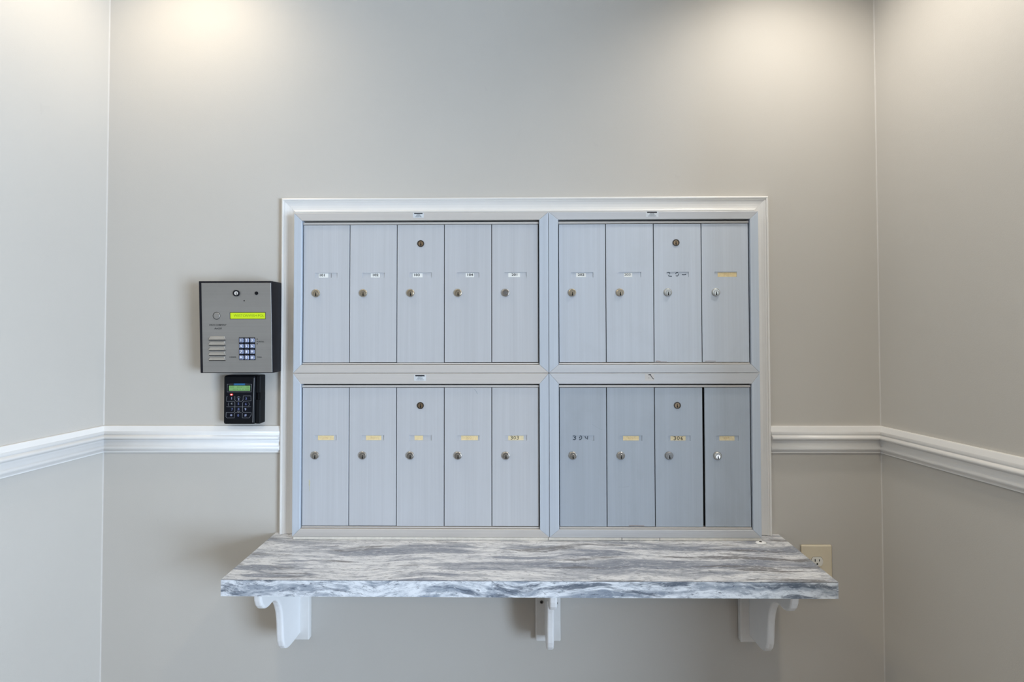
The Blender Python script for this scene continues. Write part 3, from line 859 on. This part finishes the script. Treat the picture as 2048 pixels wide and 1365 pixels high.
# keypad
a, b = U(479, 675.5), U(512, 721)
bm = bmesh.new(); add_box(bm, a[0], b[0], YP - 0.0004, YP + 0.0001, b[1], a[1]); face('keypad_base', bm, 'black_plastic', ic)
for r in range(4):
    for q in range(3):
        ch = ('123', '456', '789', '*0#')[r][q]
        c = U(484.3 + 11.0 * q, 681.2 + 11.4 * r)
        bm = bmesh.new(); add_box(bm, c[0] - 0.0064, c[0] + 0.0064, YP - 0.0034, YP - 0.0003, c[1] - 0.0062, c[1] + 0.0062, bev=0.0014)
        k_ = face('keypad_key', bm, 'key_metal', ic)
        face('glyph', text_bm(ch, 0.0098 if ch != '*' else 0.015, c[0], c[1] - (0.0022 if ch == '*' else 0), YP - 0.0035, wide=0.95, bold=0.0002), 'key_glyph', k_)

# ------------------------------------------------------------------ black card reader with keypad
RX0, RX1, RZ0, RZ1, RY = -0.8578, -0.7514, 0.9530, 1.0955, -0.0350
rd = thing('card_reader', (-0.805, -0.001, RZ0), 'small black card reader with keypad, green screen and red light under the intercom', 'card reader')
def V2(px, py): return RX0 + (px - 446.5) / 684.0, RZ1 - (py - 752) / 684.0
bm = bmesh.new()
add_box(bm, RX0, RX0 + 0.0925, RY, -0.001, RZ0 + 0.0006, RZ1, bev=0.0062, seg=3)
obj('body', bm, 'black_plastic', rd)
bm = bmesh.new()                            # swipe track down the right-hand side, with its thumb notch
x0, x1 = RX0 + 0.0938, RX1
zn0, zn1 = V2(0, 800)[1], V2(0, 787)[1]
add_box(bm, x0, x1, RY + 0.003, -0.001, RZ0 + 0.002, zn0, bev=0.0015)
add_box(bm, x0, x1, RY + 0.003, -0.001, zn1, RZ1 - 0.0005, bev=0.0015)
add_box(bm, x0 + 0.0035, x1 - 0.0006, RY + 0.0065, -0.001, zn0 - 0.003, zn1 + 0.003)
obj('swipe_track', bm, 'black_plastic', rd)
bm = bmesh.new(); a, b = V2(508.2, 757), V2(506.2, 845)
stroke(bm, [(a[0], a[1]), (b[0], b[1])], 0.0013, RY + 0.0004, 0.0012)
obj('slot_edge', bm, 'print_white', rd)
a, b = V2(452, 762), V2(504.5, 838)
bm = bmesh.new(); add_box(bm, a[0], b[0], RY - 0.0004, RY + 0.0004, b[1], a[1]); mem = obj('keypad_membrane', bm, 'membrane', rd)
YM = RY - 0.0004
def lines(name, polys, w, mat, parent):
    bm = bmesh.new()
    for p in polys: stroke(bm, [V2(*q) for q in p], w, YM)
    return obj(name, bm, mat, parent)
lines('screen_border', [[(466.8, 768.9), (454.6, 769.2), (454.4, 784.7), (502.8, 784.7), (503.4, 769.2), (491, 768.9)]], 0.0011, 'print_white', rd)
a, b = V2(458.2, 772.0), V2(500.3, 782.3)
bm = bmesh.new(); add_box(bm, a[0], b[0], YM - 0.0004, YM + 0.0002, b[1], a[1]); scr = obj('screen', bm, 'lcd_green', rd, label='small green screen')
bm = bmesh.new()
rnd = random.Random(4)
for r in range(2):
    for q in range(14):
        if rnd.random() < 0.8:
            stroke(bm, [V2(460.5 + q * 2.75, 775 + r * 4.4), V2(462.3 + q * 2.75, 775 + r * 4.4 + rnd.uniform(-.4, .4))], 0.0034, YM - 0.0004)
obj('screen_text', bm, 'lcd_green_char', scr)
a, b = V2(467.6, 767.7), V2(490.4, 771.3)
bm = bmesh.new(); add_box(bm, a[0], b[0], YM - 0.0003, YM + 0.0002, b[1], a[1]); bd = obj('brand_badge', bm, 'badge_blue', rd)
bm = bmesh.new()
for q in range(9):
    stroke(bm, [V2(470 + q * 2.1, 769.4 + rnd.uniform(-.3, .3)), V2(471.4 + q * 2.1, 769.4 + rnd.uniform(-.3, .3))], 0.0016, YM - 0.0003)
obj('badge_lettering', bm, 'badge_text', bd)
c = V2(463.3, 789.8)
bm = bmesh.new(); add_disc(bm, c[0], c[1], YM + 0.0002, YM - 0.0012, 0.0036, 20, 0, chamfer=0.0004, dome=0.0008)
for v in bm.verts: v.co.z = c[1] + (v.co.z - c[1]) * 0.72; v.co.x = c[0] + (v.co.x - c[0]) * 1.15
led = obj('indicator_light', bm, 'led_red', rd, label='lit red indicator')
bm = bmesh.new(); add_disc(bm, c[0] + 0.0004, c[1], YM - 0.0018, YM - 0.0024, 0.0013, 12, 0); obj('light_core', bm, 'led_core', led)
lines('key_outline', [
    [(454.6, 793), (453.6, 795), (453.4, 803.2), (468.5, 803.2), (470.2, 805.5), (470.2, 823), (468, 825.3), (452.8, 825.3)],
    [(470, 793), (470, 800.5), (472.5, 803), (484, 803), (486.4, 800.5), (486.6, 792.6), (502, 792.6), (502.5, 802), (488, 803), (485.6, 806), (485.4, 823), (487.5, 825.2), (503, 825.2), (502.8, 830), (499, 836), (485.2, 836), (485.2, 826)],
    [(453.2, 814.2), (502, 814.2)],
    [(452.8, 825.6), (452.6, 834), (454.5, 836), (469.2, 836), (469.3, 828), (471.5, 825.4), (483.5, 825.4)],
    [(458.2, 805.6), (456.6, 809), (458.2, 812.4)], [(497.6, 805.6), (499.4, 809), (497.6, 812.4)],
    [(474.5, 822.2), (477.5, 824.2), (480.5, 822.2)], [(474.2, 795.5), (477, 793.4), (481, 795.2)]], 0.0009, 'print_white', rd)
for ch, px, py, mt in (('1', 463.5, 797.5, 'print_pale'), ('2', 477.5, 799, 'print_pale'), ('3', 492.5, 798, 'print_blue'), ('4', 463.5, 808, 'print_white'), ('5', 477.3, 808.2, 'print_blue'),
                       ('6', 492, 808.8, 'print_blue'), ('7', 464.5, 819.5, 'print_blue'), ('8', 477.5, 819.0, 'print_blue'), ('9', 491.3, 819.3, 'print_pale'),
                       ('*', 463, 832.5, 'print_pale'), ('0', 477, 831.3, 'print_blue'), ('#', 491.6, 830.6, 'print_pale')):
    c = V2(px, py)
    obj('key_digit', text_bm(ch, 0.0096 if ch != '*' else 0.014, c[0], c[1], YM - 0.0001, wide=1.05, bold=0.0002), mt, rd)

# ------------------------------------------------------------------ wall outlet
ox, oz = 0.8652, 0.5335
ou = thing('wall_outlet', (ox, -0.001, oz - 0.0665), 'ivory duplex wall outlet half hidden behind the shelf end', 'outlet')
bm = bmesh.new()
add_box(bm, ox - 0.0447, ox + 0.0447, -0.0072, -0.001, oz - 0.0665, oz + 0.0665, bev=0.0040, seg=3)
obj('cover_plate', bm, 'ivory', ou)
for sgn in (1, -1):
    zc = oz + sgn * 0.0198
    pts = [(ox + 0.0168 * math.cos(t), zc + max(-0.0128, min(0.0128, 0.0168 * math.sin(t)))) for t in [2 * math.pi * k / 40 for k in range(40)]]
    bm = bmesh.new(); prism(bm, [(ox + (x - ox) * 1.05, zc + (z - zc) * 1.06) for x, z in pts], -0.0070, -0.00735, 1); prism(bm, pts, -0.0070, -0.0088, 0)
    rc = obj('receptacle', bm, ['ivory_light', 'lock_ring'], ou)
    for dx, h in ((-0.0062, 0.0075), (0.0062, 0.0062)):
        boxo('slot', (ox + dx - 0.0012, ox + dx + 0.0012, -0.0090, -0.0087, zc + 0.0035 - h / 2, zc + 0.0035 + h / 2), 'hole', rc)
    bm = bmesh.new(); add_disc(bm, ox, zc - 0.0068, -0.0087, -0.0090, 0.0025, 16); obj('ground_hole', bm, 'hole', rc)
bm = bmesh.new(); add_disc(bm, ox, oz, -0.0070, -0.0082, 0.0034, 18, chamfer=0.0005); obj('screw', bm, 'ivory_light', ou)

# ------------------------------------------------------------------ small white cap left on the shelf
cx_, cy_ = 0.6765, -0.0665
cp = thing('plastic_cap', (cx_, cy_, SHELF_TOP), 'tiny white plastic cap lying on the shelf by the mailbox corner', 'cap')
bm = bmesh.new()
n = 24
rings = [(0.0005, 0.0148), (0.0022, 0.0152), (0.0040, 0.0138), (0.0050, 0.0105)]
vr = [[bm.verts.new((cx_ + r * math.cos(2 * math.pi * k / n), cy_ + 0.62 * r * math.sin(2 * math.pi * k / n), SHELF_TOP + h)) for k in range(n)] for h, r in rings]
for a, b in zip(vr[:-1], vr[1:]):
    for k in range(n): bm.faces.new((a[k], a[(k + 1) % n], b[(k + 1) % n], b[k]))
bm.faces.new(vr[0]); bm.faces.new(vr[-1])
capo = obj('cap_body', bm, 'white_plastic', cp, smooth=True)
bm = bmesh.new()
vr = [[bm.verts.new((cx_ - 0.0008 + 0.0040 * math.cos(2 * math.pi * k / 14), cy_ + 0.0034 * math.sin(2 * math.pi * k / 14), SHELF_TOP + h)) for k in range(14)] for h in (0.0048, 0.0056)]
for k in range(14): bm.faces.new((vr[0][k], vr[0][(k + 1) % 14], vr[1][(k + 1) % 14], vr[1][k]))
bm.faces.new(vr[0]); bm.faces.new(vr[1])
obj('cap_hole', bm, 'hole', cp)

# ------------------------------------------------------------------ recessed ceiling downlights by the wall, added fill lamps farther back
def downlight(x, y, watts, label, cone=96, blend=0.55, col=(1.0, 0.86, 0.70)):
    d = thing('recessed_downlight', (x, y, CEIL), label, 'light', 'recessed ceiling downlights')
    bm = bmesh.new()
    n = 32
    def circ(r, z): return [bm.verts.new((x + r * math.cos(2 * math.pi * k / n), y + r * math.sin(2 * math.pi * k / n), z)) for k in range(n)]
    R_ = [circ(0.075, CEIL - 0.0005), circ(0.073, CEIL - 0.006), circ(0.058, CEIL - 0.006), circ(0.055, CEIL - 0.0005)]
    for i in range(4):
        for k in range(n): bm.faces.new((R_[i][k], R_[i][(k + 1) % n], R_[(i + 1) % 4][(k + 1) % n], R_[(i + 1) % 4][k]))
    obj('trim_ring', bm, 'white_plastic', d)
    bm = bmesh.new(); bm.faces.new(circ_(bm, x, y, 0.055, CEIL - 0.001, n)); obj('lens', bm, 'lamp_glow', d)
    sp = bpy.data.lights.new('downlight_bulb', 'SPOT')
    sp.energy = watts; sp.color = col; sp.spot_size = math.radians(cone); sp.spot_blend = blend; sp.shadow_soft_size = 0.045
    so = bpy.data.objects.new('downlight_bulb', sp); COL.objects.link(so)
    so.parent = d; so.location = (0, 0, -0.05)
def circ_(bm, x, y, r, z, n): return [bm.verts.new((x + r * math.cos(2 * math.pi * k / n), y + r * math.sin(2 * math.pi * k / n), z)) for k in range(n)]
downlight(-0.965, -0.29, 15, 'recessed downlight washing the wall above the intercom', 165, 1.0, (1.0, 0.86, 0.66))
downlight(0.775, -0.36, 28, 'recessed downlight washing the wall above the outlet corner', 145, 1.0, (1.0, 0.93, 0.83))
downlight(-0.75, -1.5, 22, 'recessed downlight over the viewer on the intercom side', 150, 0.8, (1.0, 0.85, 0.58))  # unseen lamps from here on, added as warm ambient fill
downlight(0.75, -1.5, 22, 'recessed downlight over the viewer on the outlet side', 150, 0.8, (1.0, 0.85, 0.58))
downlight(-0.75, -3.4, 26, 'recessed downlight far behind the viewer on the intercom side', 165, 1.0, (1.0, 0.66, 0.38))  # unseen amber pair, added to warm the general fill
downlight(0.75, -3.4, 26, 'recessed downlight far behind the viewer on the outlet side', 165, 1.0, (1.0, 0.66, 0.38))
